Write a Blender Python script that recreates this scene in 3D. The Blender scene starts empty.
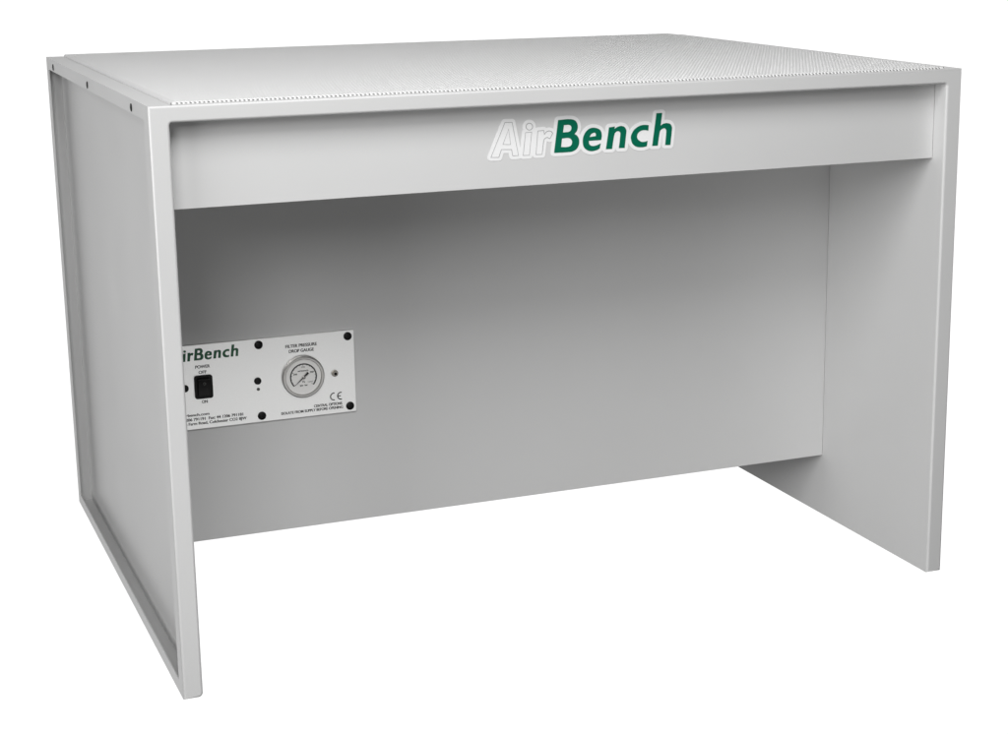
import bpy, bmesh, math
import numpy as np
from mathutils import Matrix, Vector

scene = bpy.context.scene
COL = scene.collection

# ------------------------------------------------------------------ sizes (m)
W, D, H = 1.2740, 0.9850, 0.8380        # bench width, depth, frame height
T = 0.0280                              # leg thickness / frame face width
RAIL = 0.0232                           # height of the top rail's face
FR = 0.0300                             # depth of the front frame
YA, ZA = 0.0314, 0.6946                 # apron face and its lower edge
YB, ZB = 0.3428, 0.1124                 # rear panel of the knee space, lower edge
YP = YB - 0.0030                        # face of the control plate

LOGO = {
  'B': [[(595.3, 787.6), (610.2, 788.3), (612.3, 788.1), (614.4, 788), (616.4, 787.8), (618.3, 787.4), (619.9, 786.8), (621.3, 786.1), (622.6, 785.3), (623.7, 784.2), (624.6, 782.7), (625.5, 781), (626.1, 779.1), (626.4, 777.4), (626.5, 775.7), (626.2, 773.9), (625.8, 772.3), (625.2, 770.8), (624.4, 769.4), (623.3, 768.3), (622.1, 767.1), (621, 766), (622.2, 765.3), (623.5, 764.6), (624.7, 763.8), (625.7, 762.8), (626.6, 761.4), (627.4, 759.9), (628.1, 758.3), (628.5, 756.6), (628.6, 755), (628.6, 753.2), (628.3, 751.5), (627.9, 749.9), (627.3, 748.3), (626.6, 746.8), (625.6, 745.3), (624.5, 744.1), (623, 742.9), (621.3, 741.9), (619.3, 741.1), (617.4, 740.5), (615.3, 740.1), (613.1, 740), (610.9, 740), (608.7, 739.9), (588.4, 740.1)], [(604.5, 779.8), (606.4, 779.8), (608.3, 779.9), (610.2, 780), (611.7, 779.9), (612.9, 779.6), (613.9, 779.3), (614.6, 778.8), (615.3, 778.2), (615.8, 777.5), (616.1, 776.7), (616.3, 775.8), (616.3, 774.9), (616.2, 774), (615.9, 773), (615.5, 772.1), (614.9, 771.3), (614.2, 770.7), (613.3, 770.2), (612.2, 769.8), (610.9, 769.5), (609.1, 769.4), (607.1, 769.3), (604.9, 769.3), (602.8, 769.3)], [(601.3, 760.5), (603.6, 760.6), (606, 760.8), (608.2, 760.9), (610.2, 760.8), (611.7, 760.6), (613.1, 760.2), (614.2, 759.7), (615.1, 759), (615.9, 758.2), (616.5, 757.2), (616.9, 756), (617.2, 754.9), (617.2, 753.8), (617, 752.6), (616.7, 751.5), (616.1, 750.5), (615.5, 749.7), (614.6, 749.1), (613.7, 748.6), (612.6, 748.2), (611.3, 747.9), (609.9, 747.8), (608.4, 747.7), (606.8, 747.6), (605.1, 747.7), (603.3, 747.8), (601.4, 748), (599.6, 748.1)]],
  'e': [[(663.7, 754.9), (664.1, 756.9), (664.5, 758.9), (664.8, 760.8), (664.8, 762.7), (664.5, 764.7), (664, 766.6), (663.2, 768.4), (662, 769.9), (660.2, 771.2), (658.1, 772.2), (655.7, 773), (653.4, 773.5), (651.2, 773.7), (648.9, 773.7), (646.7, 773.3), (644.6, 772.5), (642.6, 771.4), (640.7, 769.8), (638.9, 768), (637.5, 766.1), (636.3, 764), (635.3, 761.6), (634.6, 759.2), (634.2, 756.8), (634.1, 754.5), (634.2, 752.1), (634.5, 749.8), (635.1, 747.7), (636, 746), (637.1, 744.4), (638.4, 743.1), (639.9, 741.9), (641.6, 741), (643.6, 740.2), (645.6, 739.6), (647.7, 739.3), (649.7, 739.2), (651.8, 739.4), (653.8, 739.8), (655.6, 740.2), (657.2, 740.6), (658.7, 741.2), (660, 741.9), (661.4, 742.5), (663.2, 750.1), (661.5, 749.5), (659.9, 748.7), (658.2, 748.1), (656.5, 747.6), (654.6, 747.2), (652.7, 746.9), (650.9, 746.8), (649.3, 747), (647.9, 747.3), (646.7, 747.9), (645.6, 748.6), (644.8, 749.5), (644.3, 750.6), (644.1, 752), (643.9, 753.3), (643.7, 754.7)], [(645, 760.4), (645.7, 761.5), (646.3, 762.5), (647, 763.5), (647.8, 764.4), (648.8, 765.1), (650, 765.7), (651.2, 766.1), (652.2, 766.3), (653.1, 766.3), (653.9, 766), (654.5, 765.5), (654.9, 764.9), (655.2, 764.1), (655.2, 763.2), (655.2, 762.2), (655.2, 761.2)]],
  'n': [[(676.5, 772.8), (686.1, 773.6), (685.4, 770), (686.4, 770.7), (687.5, 771.4), (688.5, 772.1), (689.7, 772.6), (691, 773.1), (692.4, 773.5), (693.8, 773.8), (695.2, 774), (696.7, 773.9), (698.1, 773.6), (699.5, 773.2), (700.8, 772.6), (701.9, 771.7), (702.8, 770.7), (703.6, 769.6), (704.2, 768.4), (704.6, 767.4), (704.7, 766.7), (704.7, 765.4), (704.5, 762.8), (704, 758.5), (703.3, 752.9), (702.6, 746.9), (701.9, 741), (692.4, 741.3), (693.1, 746.5), (693.9, 752), (694.5, 757), (694.9, 760.8), (695, 763), (694.9, 763.9), (694.6, 764.4), (694.2, 764.9), (693.7, 765.5), (693.1, 766), (692.4, 766.3), (691.6, 766.5), (690.7, 766.5), (689.8, 766.4), (688.9, 766.1), (688, 765.5), (687.2, 764.9), (686.5, 764.3), (685.7, 763.2), (684.9, 760.8), (684.1, 756.9), (683.2, 751.7), (682.3, 746.1), (681.4, 740.7), (671.4, 740.9)]],
  'c': [[(741.3, 772.8), (739.4, 773.1), (737.5, 773.4), (735.7, 773.6), (733.8, 773.7), (731.8, 773.6), (729.9, 773.4), (727.9, 773), (725.9, 772.4), (723.8, 771.5), (721.5, 770.3), (719.4, 768.9), (717.6, 767.5), (716.1, 765.9), (714.9, 764.1), (713.9, 762.3), (713.1, 760.6), (712.5, 759.1), (712.1, 757.7), (712, 756.2), (712, 754.6), (712.3, 752.9), (712.7, 751), (713.4, 749.1), (714.2, 747.4), (715.2, 746), (716.4, 744.7), (717.8, 743.6), (719.3, 742.6), (721.1, 741.9), (723.1, 741.3), (725.2, 740.9), (727.1, 740.6), (728.9, 740.5), (730.7, 740.5), (732.3, 740.6), (733.8, 740.8), (735.1, 741), (736.2, 741.2), (737.3, 741.5), (738.3, 741.8), (739.7, 749.6), (738.2, 749.3), (736.7, 748.9), (735.3, 748.6), (733.8, 748.4), (732.4, 748.4), (730.9, 748.5), (729.5, 748.8), (728.2, 749.2), (727, 749.8), (725.7, 750.6), (724.6, 751.6), (723.7, 752.5), (723, 753.4), (722.5, 754.5), (722.2, 755.5), (722, 756.6), (722.2, 757.9), (722.5, 759.2), (723, 760.5), (723.7, 761.6), (724.6, 762.6), (725.7, 763.5), (726.9, 764.3), (728.2, 764.9), (729.5, 765.4), (730.8, 765.7), (732.3, 765.9), (733.8, 765.9), (735.4, 765.8), (737.1, 765.5), (738.9, 765.1), (740.6, 764.8)]],
  'h': [[(753.9, 789.9), (763.5, 789.9), (761, 771.1), (762, 771.8), (763, 772.5), (764.1, 773.1), (765.3, 773.6), (766.6, 774), (768, 774.2), (769.5, 774.4), (770.9, 774.4), (772.4, 774.2), (773.9, 773.9), (775.4, 773.5), (776.6, 772.9), (777.6, 772.1), (778.3, 771.1), (779, 770), (779.4, 768.8), (779.8, 768), (780, 767.4), (780, 766.2), (779.8, 763.7), (779.4, 759.4), (778.8, 753.7), (778, 747.4), (777.4, 741.4), (768.6, 741.7), (769.1, 746.9), (769.7, 752.4), (770.2, 757.4), (770.4, 761.2), (770.4, 763.4), (770.1, 764.5), (769.7, 765.1), (769.3, 765.6), (768.7, 766.2), (768, 766.7), (767.3, 766.9), (766.4, 767), (765.4, 766.8), (764.3, 766.4), (763.1, 765.9), (762.1, 765.2), (761.4, 764.6), (760.7, 764.2), (760.1, 763.1), (759.4, 760.9), (758.7, 757.1), (757.9, 752.1), (757.2, 746.6), (756.4, 741.4), (747.1, 741.6)]],
  'A': [[(512.4, 788.2), (523.4, 787.9), (532.5, 739.6), (523.6, 739.6), (522.1, 748.8), (506.3, 749.7), (502.2, 738.6), (490, 739.2)], [(518, 778.8), (508.9, 756.9), (520.6, 756.1)]],
  'i': [[(544, 772.1), (553.6, 772.2), (549.6, 739), (539.9, 739.2)], [(555.2, 780.1), (555.1, 779.5), (555, 778.8), (554.8, 778.2), (554.5, 777.7), (554.1, 777.2), (553.6, 776.7), (553.1, 776.3), (552.6, 776), (552, 775.7), (551.3, 775.5), (550.7, 775.4), (550, 775.4), (549.4, 775.5), (548.7, 775.7), (548.1, 775.9), (547.5, 776.2), (547, 776.6), (546.5, 777.1), (546, 777.6), (545.7, 778.1), (545.4, 778.7), (545.2, 779.3), (545, 780), (545, 780.6), (545.1, 781.2), (545.2, 781.9), (545.4, 782.5), (545.7, 783), (546.1, 783.5), (546.5, 784), (547.1, 784.4), (547.6, 784.7), (548.2, 785), (548.8, 785.1), (549.5, 785.2), (550.2, 785.3), (550.8, 785.2), (551.5, 785), (552.1, 784.8), (552.7, 784.5), (553.2, 784.1), (553.7, 783.6), (554.2, 783.1), (554.5, 782.6), (554.8, 782), (555, 781.4), (555.1, 780.7)]],
  'r': [[(563.2, 773.5), (572.6, 773.8), (573.3, 767.8), (574, 768.7), (574.7, 769.6), (575.5, 770.4), (576.3, 771.1), (577.3, 771.7), (578.4, 772.1), (579.5, 772.4), (580.6, 772.6), (581.7, 772.5), (582.7, 772.2), (583.7, 771.8), (584.6, 771.4), (585.2, 770.8), (585.7, 770.1), (586.1, 769.3), (586.6, 768.6), (582.1, 761.2), (581, 761.8), (579.9, 762.5), (578.9, 763.1), (577.8, 763.3), (576.8, 763.2), (575.8, 762.9), (574.9, 762.3), (574.1, 761.6), (573.4, 761.1), (573, 760.6), (572.6, 759.6), (572.1, 757.5), (571.5, 753.9), (570.8, 749.2), (570.2, 744), (569.5, 739.1), (559.9, 739.4)]],
}
STICKER = [[(494.2, 733.8), (489.4, 734), (488.2, 734.3), (487, 735), (485.8, 736.1), (485.1, 737.4), (484.8, 738.6), (484.9, 740.4), (507.6, 790.2), (508.9, 792), (509.8, 792.7), (511, 793.2), (512.8, 793.4), (524.2, 793), (526, 792.4), (527.2, 791.4), (527.8, 790.7), (528.5, 789), (535.6, 751.2), (536.2, 751.6), (539, 773.4), (539.4, 774.6), (540.7, 776.4), (539.8, 779.4), (539.8, 781.2), (540.3, 783.6), (541.5, 786), (543, 787.8), (545.2, 789.3), (547, 790.1), (550, 790.5), (551.8, 790.3), (554.2, 789.6), (555.4, 788.9), (556.6, 788), (558.5, 786), (559.7, 783.6), (560.4, 780.6), (560.2, 778.1), (562.6, 778.7), (572.8, 779), (574.6, 778.6), (577, 777.1), (580, 777.8), (583, 777.5), (586, 776.5), (587.8, 775.5), (588.3, 775.8), (588.4, 776.3), (590.3, 789), (591.2, 790.8), (592.6, 792), (593.8, 792.6), (595, 792.8), (610, 793.5), (617.8, 792.8), (619.6, 792.4), (622, 791.6), (625.6, 789.5), (627.9, 787.2), (630.3, 783), (631.2, 780), (631.7, 775.8), (631.3, 772.8), (630.8, 771), (629.1, 766.8), (630.4, 765.1), (631, 764.8), (632.9, 768.6), (635.1, 771.6), (637, 773.5), (639.8, 775.8), (642.4, 777.2), (645.4, 778.3), (648.4, 778.9), (650.8, 778.9), (654.4, 778.6), (657.4, 777.9), (660.4, 776.9), (663.4, 775.3), (665.8, 773.4), (667.6, 771.2), (668.8, 768.6), (670, 765.1), (671.4, 774), (671.9, 775.2), (672.8, 776.4), (673.6, 777.1), (674.8, 777.7), (676, 778), (686.2, 778.8), (687.4, 778.6), (689.2, 778), (692.8, 778.9), (695.2, 779.2), (697.6, 779), (701.2, 778.1), (703.6, 777), (705.4, 775.5), (706.8, 774), (708.1, 772.2), (709, 770.4), (709.6, 768.8), (709.9, 766.8), (710.2, 766.3), (712.1, 769.2), (713.8, 771), (716.2, 773), (718.6, 774.6), (721.6, 776.2), (724, 777.2), (727, 778.1), (729.4, 778.6), (733.6, 778.9), (737.8, 778.6), (742, 778), (743.2, 777.6), (744.4, 777), (745.5, 775.8), (746.2, 774.5), (746.7, 775.8), (748.8, 790.8), (749.1, 792), (750.4, 793.7), (751.6, 794.6), (753.4, 795.1), (755.2, 795.1), (764.2, 795.1), (765.4, 794.7), (766.9, 793.8), (768.3, 792), (768.7, 790.2), (767.4, 780), (767.8, 779.4), (770.8, 779.6), (773.2, 779.3), (776.8, 778.5), (779.2, 777.4), (781, 776), (781.8, 775.2), (783.7, 772.2), (784.7, 769.8), (785.2, 768), (785.2, 765.6), (782.5, 740.4), (782.1, 739.2), (781, 737.7), (779.8, 736.8), (778.6, 736.3), (777.4, 736.2), (767.8, 736.6), (766.6, 736.9), (765.7, 737.4), (764.8, 738.2), (764, 739.2), (763.6, 740.4), (763.4, 741.6), (765, 757.8), (765.1, 759.6), (764.8, 760.6), (763.8, 756), (761.3, 739.8), (760.8, 738.6), (759.7, 737.4), (758.2, 736.5), (757, 736.2), (746.2, 736.5), (744.4, 737.2), (742.6, 738.9), (741.4, 737.6), (740.2, 737), (737.2, 736.1), (733, 735.4), (730.6, 735.3), (727, 735.4), (722.1, 736.2), (719.2, 737.1), (716.9, 738), (713.2, 740.6), (711.1, 742.8), (709.8, 744.6), (708.4, 747.6), (707.8, 746.6), (707.1, 740.4), (706.5, 738.6), (705.6, 737.4), (704.8, 736.7), (703.6, 736.1), (702.4, 735.8), (692.2, 736.1), (690.4, 736.5), (689.2, 737.2), (688.4, 738), (687.6, 739.2), (686.8, 741.5), (686.4, 739.2), (685.6, 737.6), (684.4, 736.5), (682.6, 735.6), (681.4, 735.5), (671.8, 735.7), (670, 735.9), (668.2, 736.8), (667.1, 738), (666.4, 739.5), (665.8, 739.7), (664.8, 738.6), (664, 738), (658.6, 735.6), (652.6, 734.3), (649.6, 734), (647.2, 734.1), (644.2, 734.6), (641.8, 735.3), (639.4, 736.3), (637, 737.6), (635, 739.2), (633.4, 740.7), (631, 744), (629.8, 742.2), (628.6, 740.9), (625.9, 738.6), (623.2, 737.1), (618.4, 735.4), (615.4, 734.9), (608.8, 734.7), (587.8, 734.9), (586, 735.5), (584.8, 736.4), (583.6, 738), (583.2, 739.8), (585.5, 756.6), (585.4, 757.1), (583.6, 756.2), (581.8, 756), (580, 756.4), (577.6, 757.7), (577.2, 756.6), (576.6, 753), (574.6, 738), (574.2, 736.8), (573.3, 735.6), (572.2, 734.7), (571, 734.1), (569.2, 733.9), (559.6, 734.2), (558.4, 734.4), (557.2, 735), (556, 736), (555.1, 737.4), (554.8, 738.4), (554.2, 736.6), (553, 735.1), (551.8, 734.3), (550, 733.8), (539.2, 734), (537.4, 734.6), (536.2, 735.5), (533.2, 734.4), (523, 734.4), (521.8, 734.7), (520.6, 735.4), (519.2, 736.8), (518.5, 738.6), (517.6, 743.7), (517, 743.9), (510.4, 744.3), (509.7, 744), (506.8, 736.2), (505.9, 735), (505, 734.2), (503.8, 733.7), (502.6, 733.4), (494.8, 733.8)], [(733, 753.6), (731.2, 753.8), (730, 754.1), (728.8, 754.8), (727.6, 756), (727.3, 756.6), (727.5, 757.8), (727.8, 758.4), (728.8, 759.3), (731.2, 760.5), (733, 760.7), (734.8, 760.6), (740.8, 759.6), (742.6, 760), (744.4, 761.2), (744.6, 760.8), (743.6, 754.2), (743.2, 753.4), (741.4, 754.5), (739.6, 754.8), (733.6, 753.6)]]

# ------------------------------------------------------------------ materials
def new_mat(name):
    m = bpy.data.materials.new(name); m.use_nodes = True
    return m, m.node_tree.nodes, m.node_tree.links, m.node_tree.nodes['Principled BSDF']

def powder_coat(name, col, rough=0.37, bump=0.06, scale=900.0, spec=0.46):
    """sprayed powder coat: fine orange peel, very slight cloudiness of the pigment"""
    m, n, l, b = new_mat(name)
    tc = n.new('ShaderNodeTexCoord')
    cl = n.new('ShaderNodeTexNoise'); cl.inputs['Scale'].default_value = 7.0; cl.inputs['Detail'].default_value = 4
    mix = n.new('ShaderNodeMix'); mix.data_type = 'RGBA'
    mix.inputs['A'].default_value = (*[c * 0.975 for c in col], 1)
    mix.inputs['B'].default_value = (*[min(1, c * 1.02) for c in col], 1)
    l.new(tc.outputs['Object'], cl.inputs['Vector'])
    l.new(cl.outputs['Fac'], mix.inputs['Factor'])
    l.new(mix.outputs['Result'], b.inputs['Base Color'])
    pe = n.new('ShaderNodeTexNoise'); pe.inputs['Scale'].default_value = scale; pe.inputs['Detail'].default_value = 2
    l.new(tc.outputs['Object'], pe.inputs['Vector'])
    bp = n.new('ShaderNodeBump'); bp.inputs['Strength'].default_value = bump; bp.inputs['Distance'].default_value = 0.0006
    l.new(pe.outputs['Fac'], bp.inputs['Height']); l.new(bp.outputs['Normal'], b.inputs['Normal'])
    rr = n.new('ShaderNodeMapRange'); rr.inputs['To Min'].default_value = rough - 0.04; rr.inputs['To Max'].default_value = rough + 0.05
    l.new(cl.outputs['Fac'], rr.inputs['Value']); l.new(rr.outputs['Result'], b.inputs['Roughness'])
    b.inputs['Specular IOR Level'].default_value = spec
    return m

def plain(name, col, rough=0.5, metal=0.0, spec=0.5, bump=0.0, scale=600):
    m, n, l, b = new_mat(name)
    tc = n.new('ShaderNodeTexCoord')
    no = n.new('ShaderNodeTexNoise'); no.inputs['Scale'].default_value = scale; no.inputs['Detail'].default_value = 3
    l.new(tc.outputs['Object'], no.inputs['Vector'])
    mix = n.new('ShaderNodeMix'); mix.data_type = 'RGBA'
    mix.inputs['A'].default_value = (*[c * 0.95 for c in col], 1)
    mix.inputs['B'].default_value = (*[min(1, c * 1.04) for c in col], 1)
    l.new(no.outputs['Fac'], mix.inputs['Factor']); l.new(mix.outputs['Result'], b.inputs['Base Color'])
    b.inputs['Roughness'].default_value = rough; b.inputs['Metallic'].default_value = metal
    b.inputs['Specular IOR Level'].default_value = spec
    if bump:
        bp = n.new('ShaderNodeBump'); bp.inputs['Strength'].default_value = bump; bp.inputs['Distance'].default_value = 0.0004
        l.new(no.outputs['Fac'], bp.inputs['Height']); l.new(bp.outputs['Normal'], b.inputs['Normal'])
    return m

PAINT = (0.640, 0.640, 0.637)
M = {
    'paint': powder_coat('light_grey_powder_coat', PAINT),
    'sheet': powder_coat('worktop_powder_coat', (0.78, 0.78, 0.777), rough=0.40, scale=1500),
    'dark': plain('dark_cloth_and_shade_sheet', (0.10, 0.10, 0.10), 0.9),  # filter bed; also darkens hidden rear and base sheets to deepen shade
    'plate': plain('satin_aluminium_plate', (0.95, 0.95, 0.94), 0.40, metal=0.85, spec=0.4, bump=0.03),
    'black': plain('black_plastic', (0.006, 0.006, 0.006), 0.5, spec=0.25),
    'rocker': plain('black_rocker_plastic', (0.007, 0.006, 0.006), 0.4, spec=0.3),
    'ink': plain('black_print', (0.028, 0.028, 0.028), 0.6),
    'grey_ink': plain('grey_print', (0.10, 0.10, 0.095), 0.6),
    'plate_green': plain('dark_green_print', (0.014, 0.110, 0.048), 0.5),
    'green': plain('green_vinyl', (0.0, 0.135, 0.074), 0.35),
    'vinyl': plain('white_vinyl', (0.86, 0.86, 0.86), 0.35),
    'outline': plain('grey_outline_print', (0.34, 0.34, 0.34), 0.5),
    'steel': plain('satin_steel', (0.50, 0.49, 0.475), 0.36, metal=0.85),
    'nickel': plain('nickel', (0.42, 0.40, 0.36), 0.45, metal=0.7),
    'dial': plain('dial_face_white', (0.88, 0.87, 0.85), 0.4),
}

# ------------------------------------------------------------------ helpers
def link(name, mesh, mat, parent):
    o = bpy.data.objects.new(name, mesh)
    COL.objects.link(o)
    if mat and not mesh.materials: mesh.materials.append(mat)
    if parent: o.parent = parent
    return o

def add_box(bm, lo, hi):
    x0, y0, z0 = lo; x1, y1, z1 = hi
    v = [bm.verts.new(c) for c in ((x0,y0,z0),(x1,y0,z0),(x1,y1,z0),(x0,y1,z0),(x0,y0,z1),(x1,y0,z1),(x1,y1,z1),(x0,y1,z1))]
    for f in ((0,3,2,1),(4,5,6,7),(0,1,5,4),(1,2,6,5),(2,3,7,6),(3,0,4,7)):
        bm.faces.new([v[i] for i in f])

def finish(bm, name, mat, parent, smooth=False):
    bmesh.ops.recalc_face_normals(bm, faces=bm.faces)
    me = bpy.data.meshes.new(name); bm.to_mesh(me); bm.free()
    if smooth:
        me.polygons.foreach_set('use_smooth', [True] * len(me.polygons))
    return link(name, me, mat, parent)

def bevel(o, w, seg=3, angle=40):
    b = o.modifiers.new('edge_rounding', 'BEVEL')
    b.width = w; b.segments = seg; b.limit_method = 'ANGLE'; b.angle_limit = math.radians(angle)
    b.harden_normals = True
    o.data.polygons.foreach_set('use_smooth', [True] * len(o.data.polygons))
    return o

def box_part(name, boxes, mat, parent, bev=0.0):
    bm = bmesh.new()
    for lo, hi in boxes: add_box(bm, lo, hi)
    o = finish(bm, name, mat, parent)
    if bev: bevel(o, bev)
    return o

def lathe(name, prof, c, mat, parent, seg=64, smooth=True):
    """profile (radius, forward) spun about an axis that points to the front (-y) at c = (x, y, z)"""
    bm = bmesh.new(); rings = []
    for r, h in prof:
        if r < 1e-7: rings.append([bm.verts.new((c[0], c[1] - h, c[2]))])
        else:
            rings.append([bm.verts.new((c[0] + r * math.cos(2*math.pi*k/seg), c[1] - h, c[2] + r * math.sin(2*math.pi*k/seg))) for k in range(seg)])
    for a, b in zip(rings, rings[1:]):
        for k in range(seg):
            q = (k + 1) % seg
            if len(a) == 1: bm.faces.new((a[0], b[k], b[q]))
            elif len(b) == 1: bm.faces.new((a[k], a[q], b[0]))
            else: bm.faces.new((a[k], a[q], b[q], b[k]))
    o = finish(bm, name, mat, parent)
    if smooth:
        for p in o.data.polygons: p.use_smooth = True
        o.data.set_sharp_from_angle(angle=math.radians(35))
    return o

def flat_shape(name, loops, y, mat, parent, thick=0.0002, scale=0.001):
    """filled flat outline (x, z) standing in a plane that faces the front"""
    cu = bpy.data.curves.new(name, 'CURVE'); cu.dimensions = '2D'; cu.fill_mode = 'BOTH'; cu.extrude = thick
    for l in loops:
        s = cu.splines.new('POLY'); s.points.add(len(l) - 1); s.use_cyclic_u = True
        for p, (x, z) in zip(s.points, l): p.co = (x * scale, z * scale, 0, 1)
    tmp = bpy.data.objects.new('tmp', cu); COL.objects.link(tmp)
    bpy.context.view_layer.update()
    me = bpy.data.meshes.new_from_object(tmp.evaluated_get(bpy.context.evaluated_depsgraph_get()))
    bpy.data.objects.remove(tmp); bpy.data.curves.remove(cu)
    me.transform(Matrix.Translation((0, y, 0)) @ Matrix.Rotation(math.radians(90), 4, 'X'))
    me.name = name; me.materials.clear()
    return link(name, me, mat, parent)

def text_mesh(body, x0, x1, z0, cap, y, bold=0.0, shear=0.0, strike=0.0):
    """lettering fitted from x0 to x1 with its baseline at z0 and capitals cap high"""
    cu = bpy.data.curves.new('t', 'FONT'); cu.body = body; cu.size = 1; cu.offset = bold; cu.shear = shear
    tmp = bpy.data.objects.new('tmp', cu); COL.objects.link(tmp)
    cu2 = bpy.data.curves.new('t', 'FONT'); cu2.body = 'H'; cu2.size = 1
    tmp2 = bpy.data.objects.new('tmp', cu2); COL.objects.link(tmp2)
    bpy.context.view_layer.update()
    dg = bpy.context.evaluated_depsgraph_get()
    me = bpy.data.meshes.new_from_object(tmp.evaluated_get(dg))
    mh = bpy.data.meshes.new_from_object(tmp2.evaluated_get(dg))
    hcap = max(v.co.y for v in mh.vertices)
    for o in (tmp, tmp2): bpy.data.objects.remove(o)
    bpy.data.meshes.remove(mh)
    xs = [v.co.x for v in me.vertices]; a, b = min(xs), max(xs)
    sx, sz = (x1 - x0) / (b - a), cap / hcap
    for v in me.vertices:
        v.co = (x0 + (v.co.x - a) * sx, y, z0 + v.co.y * sz)
    bm = bmesh.new(); bm.from_mesh(me)
    if strike:                             # printed heavy: a second impression beside the first
        me.transform(Matrix.Translation((strike, -0.00003, 0))); bm.from_mesh(me)
    bpy.data.meshes.remove(me)
    for f in bm.faces: 
        f.normal_update()
        if f.normal.y > 0: f.normal_flip()
    return bm

def lettering(name, lines, y, mat, parent):
    bm = bmesh.new()
    for ln in lines:
        b = text_mesh(*ln[:5], y, **(ln[5] if len(ln) > 5 else {}))
        me = bpy.data.meshes.new('t'); b.to_mesh(me); b.free(); bm.from_mesh(me); bpy.data.meshes.remove(me)
    me = bpy.data.meshes.new(name); bm.to_mesh(me); bm.free()
    return link(name, me, mat, parent)

# ------------------------------------------------------------------ the bench
bench = bpy.data.objects.new('workbench', None)
COL.objects.link(bench)
bench['label'] = 'light grey steel workbench with perforated worktop, green lettering and a small control panel'
bench['category'] = 'workbench'

# front frame: an upside-down U with rounded inner corners; only its front arrises are rounded
def front_frame():
    r, n = 0.004, 5
    zc = H - RAIL
    def corner(cx, cz, rr, a0, a1):
        return [(cx + rr * math.cos(math.radians(a0 + (a1 - a0) * k / n)), cz + rr * math.sin(math.radians(a0 + (a1 - a0) * k / n))) for k in range(n + 1)]
    f2 = 0.0066
    loop = ([(0, 0), (0, H), (W, H), (W, 0), (W - T, 0)] + corner(W - T - r, zc - r, r, 0, 90)
            + corner(T + r, zc - r, r, 90, 180) + corner(T - f2, f2, f2, 0, -90))
    bm = bmesh.new()
    f = bm.faces.new([bm.verts.new((x, 0, z)) for x, z in loop])
    ret = bmesh.ops.extrude_face_region(bm, geom=[f])
    for v in ret['geom']:
        if isinstance(v, bmesh.types.BMVert): v.co.y = FR
    bmesh.ops.recalc_face_normals(bm, faces=bm.faces)
    es = [e for e in bm.edges if all(v.co.y < 1e-6 for v in e.verts)]
    bmesh.ops.bevel(bm, geom=es, offset=0.0048, segments=5, profile=0.5, affect='EDGES', clamp_overlap=True)
    o = finish(bm, 'front_frame', M['paint'], bench)
    for p in o.data.polygons: p.use_smooth = True
    o.data.set_sharp_from_angle(angle=math.radians(40))
    wn = o.modifiers.new('face_normals', 'WEIGHTED_NORMAL'); wn.keep_sharp = True
    return o
front_frame()

# side panels: folded trays, open to the outside
def side_panel(x_out, x_in):
    s = 1 if x_in > x_out else -1
    xs = x_in - s * 0.0040                # outer face of the tray's web
    def b(xa, xb, y0, y1, z0, z1): return ((min(xa, xb), y0, z0), (max(xa, xb), y1, z1))
    sh, lip = 0.0020, 0.0205              # sheet thickness, width of the returned lips
    xl = x_out + s * sh
    bm = bmesh.new()
    add_box(bm, *b(xs, x_in, FR, D, 0, H))                           # web
    add_box(bm, *b(x_out, xs, FR, D, H - sh, H))                     # top wall
    add_box(bm, *b(x_out, xs, FR, D, 0, sh))                         # bottom wall
    add_box(bm, *b(x_out, xs, D - sh, D, sh, H - sh))                # rear wall
    add_box(bm, *b(x_out, xl, FR, D - sh, H - lip, H - sh))          # lips, turned in along the outer face
    add_box(bm, *b(x_out, xl, FR, D - sh, sh, lip - 0.001))
    add_box(bm, *b(x_out, xl, D - lip, D - sh, lip - 0.001, H - lip))
    add_box(bm, *b(x_in, x_in + s * 0.014, FR, D - 0.003, H - 0.004, H))   # shelf that carries the worktop
    o = finish(bm, 'side_panel', M['paint'], bench)
    return o
lp = side_panel(0, T); side_panel(W, W - T)

# screws on the left panel's top flange
for y in (0.1221, 0.5110, 0.8985):
    bm = bmesh.new()
    prof = [(0.0056, 0.0), (0.0056, 0.0006), (0.0048, 0.0011), (0.0022, 0.0012), (0.0020, 0.0003), (0, 0.0003)]
    seg = 24; rings = []
    for r, h in prof:
        if r == 0: rings.append([bm.verts.new((-h, y, H - 0.0125))]); continue
        rings.append([bm.verts.new((-h, y + r * math.cos(2*math.pi*k/seg), H - 0.0125 + r * math.sin(2*math.pi*k/seg))) for k in range(seg)])
    for a, b_ in zip(rings, rings[1:]):
        for k in range(seg):
            q = (k + 1) % seg
            if len(b_) == 1: bm.faces.new((a[k], a[q], b_[0]))
            else: bm.faces.new((a[k], a[q], b_[q], b_[k]))
    finish(bm, 'screw', M['black'], bench)

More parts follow.
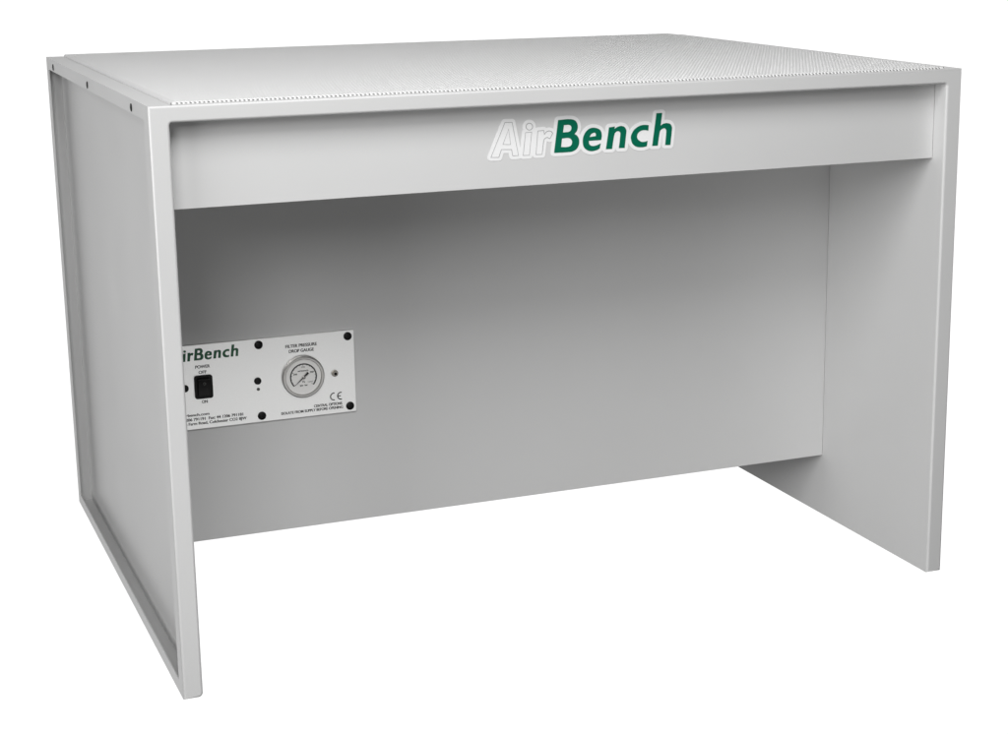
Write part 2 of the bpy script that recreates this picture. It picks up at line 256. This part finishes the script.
# perforated worktop: 6 mm pitch, staggered rows, every hole cut through the sheet
def worktop():
    X0, X1, Y0, Y1 = 0.0315, W - 0.0315, 0.0035, D - 0.002
    ZT, ZU = H + 0.0035, H + 0.0025
    px, py, r = 0.006, 0.005196, 0.0020
    hx0, hy0 = 0.0375, 0.0078
    nx = int((X1 - 0.005 - hx0) / px); ny = int((Y1 - 0.006 - hy0) / py)
    ang = np.arange(8) * math.pi / 4
    hole = np.stack([np.cos(ang) * r, np.sin(ang) * r], 1)
    sq = np.array([(1,0),(1,1),(0,1),(-1,1),(-1,0),(-1,-1),(0,-1),(1,-1)], float) * (px / 2, py / 2)
    cx, cy = [], []
    for j in range(ny):
        sh = 0.0 if j % 2 == 0 else px / 2
        n = nx if j % 2 == 0 else nx - 1
        cx.append(hx0 + px / 2 + sh + np.arange(n) * px); cy.append(np.full(n, hy0 + (j + .5) * py))
    cx = np.concatenate(cx); cy = np.concatenate(cy); n = len(cx)
    c = np.stack([cx, cy], 1)
    P = np.zeros((n, 24, 3), np.float32)
    P[:, 0:8, :2] = c[:, None] + sq; P[:, 0:8, 2] = ZT
    P[:, 8:16, :2] = c[:, None] + hole; P[:, 8:16, 2] = ZT
    P[:, 16:24, :2] = c[:, None] + hole; P[:, 16:24, 2] = ZU
    q = []
    for k in range(8):
        m = (k + 1) % 8
        q.append((k, m, 8 + m, 8 + k)); q.append((8 + k, 8 + m, 16 + m, 16 + k))
    # the front bend of the sheet carries one more row, on its slope
    ns = nx; F = np.zeros((ns, 24, 3), np.float32)
    u0 = np.array([0.0, Y0, H + 0.0002]); u1 = np.array([0.0, hy0 - 0.0008, ZT])
    mid = (u0 + u1) / 2; half = (u1 - u0) / 2; ln = np.linalg.norm(half); dirn = half / ln
    inn = np.array([0.0, dirn[2], -dirn[1]]) * 0.0010
    fx = hx0 + px / 2 + np.arange(ns) * px
    for k in range(8):
        F[:, k] = np.stack([fx + sq[k, 0], np.full(ns, mid[1] + half[1] * sq[k, 1] / (py / 2)), np.full(ns, mid[2] + half[2] * sq[k, 1] / (py / 2))], 1)
        hh = np.stack([fx + hole[k, 0] * 0.82, np.full(ns, mid[1] + dirn[1] * hole[k, 1] * 0.82), np.full(ns, mid[2] + dirn[2] * hole[k, 1] * 0.82)], 1)
        F[:, 8 + k] = hh; F[:, 16 + k] = hh + inn
    P = np.concatenate([P, F]); n = n + ns
    Q = (np.array(q)[None] + (np.arange(n) * 24)[:, None, None]).reshape(-1, 4)
    V = P.reshape(-1, 3)
    # plain margins round the field of holes, half cells at the row ends, rim and underside
    extra_v, extra_q = [], []
    def quad(*pts):
        b = len(V) + len(extra_v); extra_v.extend(pts); extra_q.append((b, b + 1, b + 2, b + 3))
    xa, xb, ya, yb = hx0, hx0 + nx * px, hy0, hy0 + ny * py
    e = 0.0016                             # rounded rim
    quad((X0+e,hy0-0.0008,ZT),(X1-e,hy0-0.0008,ZT),(X1-e,ya,ZT),(X0+e,ya,ZT)); quad((X0+e,Y0,H+0.0002),(xa,Y0,H+0.0002),(xa,hy0-0.0008,ZT),(X0+e,hy0-0.0008,ZT)); quad((xb,Y0,H+0.0002),(X1-e,Y0,H+0.0002),(X1-e,hy0-0.0008,ZT),(xb,hy0-0.0008,ZT)); quad((X0+e,yb,ZT),(X1-e,yb,ZT),(X1-e,Y1-e,ZT),(X0+e,Y1-e,ZT))
    quad((X0+e,ya,ZT),(xa,ya,ZT),(xa,yb,ZT),(X0+e,yb,ZT)); quad((xb,ya,ZT),(X1-e,ya,ZT),(X1-e,yb,ZT),(xb,yb,ZT))
    for j in range(1, ny, 2):
        y0, y1 = ya + j * py, ya + (j + 1) * py
        quad((xa,y0,ZT),(xa+px/2,y0,ZT),(xa+px/2,y1,ZT),(xa,y1,ZT)); quad((xb-px/2,y0,ZT),(xb,y0,ZT),(xb,y1,ZT),(xb-px/2,y1,ZT))
    zr = ZT - e; zb = H
    ring = lambda k, z: [(X0+k,Y0+k,z),(X1-k,Y0+k,z),(X1-k,Y1-k,z),(X0+k,Y1-k,z)]
    for A, B in ((ring(e, ZT), ring(0.0004, ZT - 0.0008)), (ring(0.0004, ZT - 0.0008), ring(-0.0006, zb + 0.0002))):
        for k in (1, 2, 3):
            m = (k + 1) % 4
            quad(A[k], B[k], B[m], A[m])
    V = np.vstack([V, np.array(extra_v, np.float32)]); Q = np.vstack([Q, np.array(extra_q)])
    me = bpy.data.meshes.new('perforated_worktop')
    me.vertices.add(len(V)); me.vertices.foreach_set('co', V.ravel())
    me.loops.add(Q.size); me.loops.foreach_set('vertex_index', Q.ravel().astype(np.int32))
    me.polygons.add(len(Q)); me.polygons.foreach_set('loop_start', np.arange(0, Q.size, 4, dtype=np.int32))
    me.update(calc_edges=True)
    link('perforated_worktop', me, M['sheet'], bench)
worktop()

# carcass: filter bed under the holes, underside, rear and base sheets behind the knee space, added light blocker
box_part('filter_bed', [((T + 0.001, FR + 0.012, H - 0.060), (W - T - 0.001, D - 0.010, H - 0.045))], M['dark'], bench)
bevel(box_part('apron', [((T + 0.0006, YA, ZA), (W - T - 0.0006, YA + 0.0015, H - 0.004)), ((T + 0.0006, YA + 0.0015, ZA), (W - T - 0.0006, YA + 0.020, ZA + 0.0015))], M['paint'], bench), 0.0007, 3)
box_part('underside_panel', [((T + 0.001, YA + 0.004, H - 0.066), (W - T - 0.001, YB + 0.03, H - 0.062))], M['paint'], bench)
bevel(box_part('back_panel', [((T + 0.0004, YB, ZB), (W - T - 0.0004, YB + 0.016, H - 0.067))], M['paint'], bench), 0.0006, 2)
box_part('base_panel', [((T + 0.001, YB + 0.016, ZB + 0.002), (W - T - 0.001, D - 0.012, ZB + 0.006))], M['dark'], bench)  # hidden sheet, coloured dark to deepen the shade beneath
box_part('base_light_blocker', [((T + 0.001, 0.700, 0.0), (W - T - 0.001, D - 0.012, 0.004))], M['dark'], bench)  # added unseen sheet that blocks light coming up under the rear
box_part('rear_panel', [((T + 0.001, D - 0.011, 0.0), (W - T - 0.001, D - 0.009, H - 0.002))], M['dark'], bench)  # hidden sheet, dark tone cuts light bounced onto the right leg

# lettered sticker on the apron
st = flat_shape('sticker', [STICKER[0]], YA - 0.0003, M['vinyl'], bench, 0.0002)
gl = []
for k in 'Bench': gl += LOGO[k]
flat_shape('green_lettering', gl, YA - 0.0006, M['green'], st, 0.0002)
def outline(loops, w):
    out = []
    for l in loops:
        p = np.array(l, float)
        a = np.roll(p, 1, 0); b = np.roll(p, -1, 0)
        d1 = p - a; d2 = b - p
        d1 /= np.linalg.norm(d1, axis=1)[:, None] + 1e-9; d2 /= np.linalg.norm(d2, axis=1)[:, None] + 1e-9
        n = np.stack([d1[:, 1] + d2[:, 1], -(d1[:, 0] + d2[:, 0])], 1); n /= np.linalg.norm(n, axis=1)[:, None] + 1e-9
        out.append([tuple(v) for v in p + n * w / 2]); out.append([tuple(v) for v in p - n * w / 2])
    return out
for k, nm in (('A', 0), ('i', 0), ('r', 0)):
    flat_shape('outlined_letter', outline(LOGO[k], 0.9), YA - 0.0006, M['outline'], st, 0.0002)

# ------------------------------------------------------------------ control panel on the back panel
PX0, PX1, PZ0, PZ1 = 0.0540, 0.3660, 0.2980, 0.4335
plate = bevel(box_part('control_panel', [((PX0, YP, PZ0), (PX1, YB, PZ1))], M['plate'], bench), 0.0005, 2)
for x in (0.0652, 0.2104, 0.3555):
    for z in (0.4237, 0.3080):
        lathe('screw', [(0.0068, 0.0), (0.0066, 0.0012), (0.0052, 0.0026), (0.0026, 0.0031), (0.0024, 0.0014), (0, 0.0014)], (x, YP, z), M['black'], plate, 32)
for x in (0.0915, 0.2063):
    lathe('fuse_cap', [(0.0058, 0.0), (0.0056, 0.0016), (0.0048, 0.0028), (0.0, 0.0032)], (x, YP, 0.3655), M['black'], plate, 32)
lathe('indicator', [(0.0026, 0.0), (0.0025, 0.0005), (0.0, 0.0008)], (0.2066, YP, 0.3520), M['grey_ink'], plate, 20)

yt = YP - 0.00015
bx = [q for k in 'Bench' for l in LOGO[k] for q in l]
bx0, bx1 = min(q[0] for q in bx), max(q[0] for q in bx)
bz0, bz1 = min(q[1] for q in LOGO['B'][0]), max(q[1] for q in LOGO['B'][0])
ms, mz = (0.1775 - 0.1078) / (bx1 - bx0), 0.0190 / (bz1 - bz0)
cl = flat_shape('company_lettering', [[(0.1078 + (x - bx0) * ms, 0.4087 + (z - bz0) * mz) for x, z in l] for k in 'AirBench' for l in LOGO[k]], YP - 0.0002, M['plate_green'], plate, 0.00008, 1.0)
heavy = cl.data.copy(); heavy.transform(Matrix.Translation((0.0006, -0.00005, 0.0)))   # heavier strokes: a second impression
bm = bmesh.new(); bm.from_mesh(cl.data); bm.from_mesh(heavy); bm.to_mesh(cl.data); bm.free(); bpy.data.meshes.remove(heavy)
b_ = dict(bold=0.014, strike=0.00034)
for nm, lines in (
    ('switch_lettering', [('POWER', 0.1090, 0.1318, 0.3957, 0.0047, b_), ('OFF', 0.1138, 0.1260, 0.3868, 0.0047, b_), ]),
    ('switch_lettering', [('ON', 0.1165, 0.1253, 0.3392, 0.0047, b_)]),
    ('address_lettering', [('www.airbench.com', 0.0660, 0.1268, 0.3195, 0.0042, b_), ('Tel: 44 1206 791191  Fax: 44 1206 791181', 0.0660, 0.1803, 0.3121, 0.0044, b_),
                           ('Grange Farm Road, Colchester CO2 8JW', 0.0720, 0.1854, 0.3053, 0.0044, b_)]),
    ('gauge_lettering', [('FILTER PRESSURE', 0.2532, 0.3042, 0.4140, 0.0049, b_), ('DROP GAUGE', 0.2585, 0.2989, 0.4056, 0.0049, b_)]),
    ('warning_lettering', [('CENTRAL OPTIONS', 0.2956, 0.3421, 0.3119, 0.0042, b_), ('ISOLATE FROM SUPPLY BEFORE OPENING', 0.2417, 0.3433, 0.3056, 0.0042, b_)])):
    lettering(nm, lines, yt, M['ink'], plate)

# CE mark: two open arcs and a bar
def arc(cx, cz, ro, ri, a0, a1, n=24):
    t = [math.radians(a0 + (a1 - a0) * k / n) for k in range(n + 1)]
    return [(cx + ro * math.cos(a), cz + ro * math.sin(a)) for a in t] + [(cx + ri * math.cos(a), cz + ri * math.sin(a)) for a in reversed(t)]
ce = [arc(0.3292, 0.3265, 0.0066, 0.0048, 78, 282), arc(0.3410, 0.3265, 0.0066, 0.0048, 78, 282),
      [(0.3363, 0.3257), (0.3405, 0.3257), (0.3405, 0.3273), (0.3363, 0.3273)]]
flat_shape('ce_mark', ce[:2], YP - 0.0001, M['ink'], plate, 0.00006, 1.0)
flat_shape('ce_mark_bar', ce[2:], YP - 0.0003, M['ink'], plate, 0.00006, 1.0)

# rocker switch
sx0, sx1, sz0, sz1 = 0.1062, 0.1347, 0.3468, 0.3842
rr = 0.0040
sl = [(cx_ + rr * math.cos(math.radians(a0 + 15 * k)), cz_ + rr * math.sin(math.radians(a0 + 15 * k))) for cx_, cz_, a0 in
      ((sx1 - rr, sz1 - rr, 0), (sx0 + rr, sz1 - rr, 90), (sx0 + rr, sz0 + rr, 180), (sx1 - rr, sz0 + rr, 270)) for k in range(7)]
sw = bevel(flat_shape('power_switch', [sl], YP - 0.0010, M['black'], bench, 0.0010, 1.0), 0.0005, 2)
bm = bmesh.new()
zc = (sz0 + sz1) / 2
pr = [(-0.0138, 0.0), (-0.0138, 0.0028), (0.0, 0.0040), (0.0138, 0.0075), (0.0138, 0.0)]
va = [bm.verts.new((sx0 + 0.0048, YP - 0.0019 - h, zc + z)) for z, h in pr]
vb = [bm.verts.new((sx1 - 0.0048, YP - 0.0019 - h, zc + z)) for z, h in pr]
bm.faces.new(va); bm.faces.new(vb[::-1])
for k in range(5): bm.faces.new((va[k], va[(k+1) % 5], vb[(k+1) % 5], vb[k]))
bevel(finish(bm, 'rocker', M['rocker'], sw), 0.0008, 2)
flat_shape('switch_mark', [arc(0.1205, zc + 0.0068, 0.0022, 0.0014, 0, 359.9)], YP - 0.0085, M['grey_ink'], sw, 0.001, 1.0)

# pressure gauge
GX, GZ = 0.2796, 0.3652
g = lathe('pressure_gauge', [(0.0343, 0.0), (0.0343, 0.0040), (0.0336, 0.0056), (0.0322, 0.0062), (0.0298, 0.0058), (0.0290, 0.0048), (0.0286, 0.0030)], (GX, YP, GZ), M['steel'], bench, 96)
lathe('dial', [(0.0287, 0.0032), (0.0, 0.0032)], (GX, YP, GZ), M['dial'], g, 96)
yd = YP - 0.0034
flat_shape('scale_arc', [arc(GX, GZ, 0.0220, 0.0199, -42, 222, 64)], yd, M['ink'], g, 0.0001, 1.0)
tk = []
for k in range(0, 17):
    a = math.radians(222 - 264 * k / 16); L = 0.0030 if k % 4 == 0 else 0.0014
    u = np.array([math.cos(a), math.sin(a)]); v = np.array([-u[1], u[0]]) * 0.0003; c0 = np.array([GX, GZ])
    tk.append([tuple(c0 + u * 0.0202 + v), tuple(c0 + u * (0.0202 - L) + v), tuple(c0 + u * (0.0202 - L) - v), tuple(c0 + u * 0.0202 - v)])
flat_shape('scale_ticks', tk, yd, M['grey_ink'], g, 0.0001, 1.0)
lettering('dial_lettering', [('250', GX - 0.0165, GX - 0.0105, GZ + 0.0040, 0.0025, b_), ('500', GX - 0.0032, GX + 0.0032, GZ + 0.0150, 0.0022),
    ('750', GX + 0.0105, GX + 0.0165, GZ + 0.0055, 0.0025, b_), ('1000', GX + 0.0070, GX + 0.0150, GZ - 0.0100, 0.0022),
    ('airbench', GX - 0.0090, GX + 0.0080, GZ + 0.0090, 0.0024, b_), ('kg/cm', GX - 0.0062, GX - 0.0012, GZ - 0.0150, 0.0025, b_), ('bar', GX + 0.0016, GX + 0.0062, GZ - 0.0150, 0.0025, b_),
    ('Pa', GX - 0.0022, GX + 0.0020, GZ - 0.0092, 0.0026, b_)], YP - 0.00345, M['grey_ink'], g)
tip = np.array([0.2648, 0.3520]); tail = np.array([0.2872, 0.3720]); hub = np.array([GX, GZ])
u = (tip - hub) / np.linalg.norm(tip - hub); v = np.array([-u[1], u[0]])
flat_shape('needle', [[tuple(tip), tuple(hub + v * 0.0011), tuple(tail + v * 0.0018), tuple(tail - v * 0.0018), tuple(hub - v * 0.0011)]], YP - 0.0052, M['ink'], g, 0.0002, 1.0)
lathe('needle_hub', [(0.0026, 0.0033), (0.0026, 0.0060), (0.0018, 0.0066), (0, 0.0067)], (GX, YP, GZ), M['steel'], g, 32)

# small hose nipple beside the gauge
nz = lathe('hose_nipple', [(0.0054, 0.0), (0.0054, 0.0022), (0.0048, 0.0026), (0.0036, 0.0026), (0.0034, 0.0050), (0.0022, 0.0052), (0.0020, 0.0010)], (0.3318, YP, 0.3650), M['nickel'], bench, 32)
lathe('nipple_bore', [(0.0024, 0.0053), (0, 0.0054)], (0.3318, YP, 0.3650), M['black'], nz, 24)

# ------------------------------------------------------------------ camera (fitted to the bench's own edges)
cam = bpy.data.cameras.new('camera'); co = bpy.data.objects.new('camera', cam); COL.objects.link(co)
right = Vector((0.92003464, -0.3917591, -0.00781431)); up = Vector((0.09891253, 0.21290384, 0.97205363)); fwd = Vector((0.37914716, 0.89509595, -0.23462879))
mat = Matrix((right, up, -fwd)).transposed().to_4x4(); mat.translation = (-0.42265, -2.39184, 1.07257)
co.matrix_world = mat
cam.sensor_fit = 'HORIZONTAL'; cam.sensor_width = 36.0
cam.lens = 1803.088 / 1008 * 36
cam.shift_x = (504 - 565.188) / 1008; cam.shift_y = (353.461 - 367) / 1008
cam.clip_start = 0.05; cam.clip_end = 200
scene.camera = co

# ------------------------------------------------------------------ light: a white photo studio with added fill lamps
def area(name, loc, target, size, power, size_y=None):
    l = bpy.data.lights.new(name, 'AREA'); l.energy = power; l.size = size
    if size_y: l.shape = 'RECTANGLE'; l.size_y = size_y
    o = bpy.data.objects.new(name, l); COL.objects.link(o); o.location = loc
    o.rotation_euler = (Vector(target) - Vector(loc)).to_track_quat('-Z', 'Y').to_euler()
    return o
AIM = (0.6, 0.2, 0.5)
area('overhead_softbox', (0.2, -1.5, 2.6), AIM, 1.2, 53)
area('key_softbox', (-1.2, -2.6, 2.0), AIM, 1.1, 35)
area('left_fill_lamp', (-3.11, -1.53, 3.37), AIM, 2.1, 8)  # added fill lamp high on the left, fitted for brightness; no window
area('left_fill_lamp', (-3.91, -1.90, 0.94), AIM, 2.1, 88)  # added fill lamp low on the left, fitted for brightness; no window
area('floor_bounce_fill', (0.6, -0.90, -0.03), (0.7, 0.3, 0.6), 1.5, 2.9, 0.45)  # added lamp in place of light bounced off an unmodelled floor

world = bpy.data.worlds.new('World'); scene.world = world; world.use_nodes = True
n, l = world.node_tree.nodes, world.node_tree.links
bg = n['Background']
tc = n.new('ShaderNodeTexCoord')
flat = n.new('ShaderNodeVectorMath'); flat.operation = 'MULTIPLY'; flat.inputs[1].default_value = (1, 1, 1.75)
nrm = n.new('ShaderNodeVectorMath'); nrm.operation = 'NORMALIZE'
dot = n.new('ShaderNodeVectorMath'); dot.operation = 'DOT_PRODUCT'
dot.inputs[1].default_value = tuple(Vector((0.36, 0.91, -0.20)).normalized())
l.new(tc.outputs['Generated'], flat.inputs[0]); l.new(flat.outputs['Vector'], nrm.inputs[0]); l.new(nrm.outputs['Vector'], dot.inputs[0])
mr = n.new('ShaderNodeMapRange'); mr.interpolation_type = 'SMOOTHSTEP'
mr.inputs['From Min'].default_value = math.cos(math.radians(61)); mr.inputs['From Max'].default_value = math.cos(math.radians(48))
mr.inputs['To Min'].default_value = 0.0; mr.inputs['To Max'].default_value = 1.0
l.new(dot.outputs['Value'], mr.inputs['Value'])
# the rest of the studio is black: every other light is a lamp
sc = n.new('ShaderNodeMath'); sc.operation = 'MULTIPLY'; sc.inputs[1].default_value = 1.1
l.new(mr.outputs['Result'], sc.inputs[0]); l.new(sc.outputs[0], bg.inputs['Strength'])
bg.inputs['Color'].default_value = (1, 1, 1, 1)

scene.view_settings.view_transform = 'Standard'; scene.view_settings.look = 'None'
scene.view_settings.exposure = 0; scene.view_settings.gamma = 1
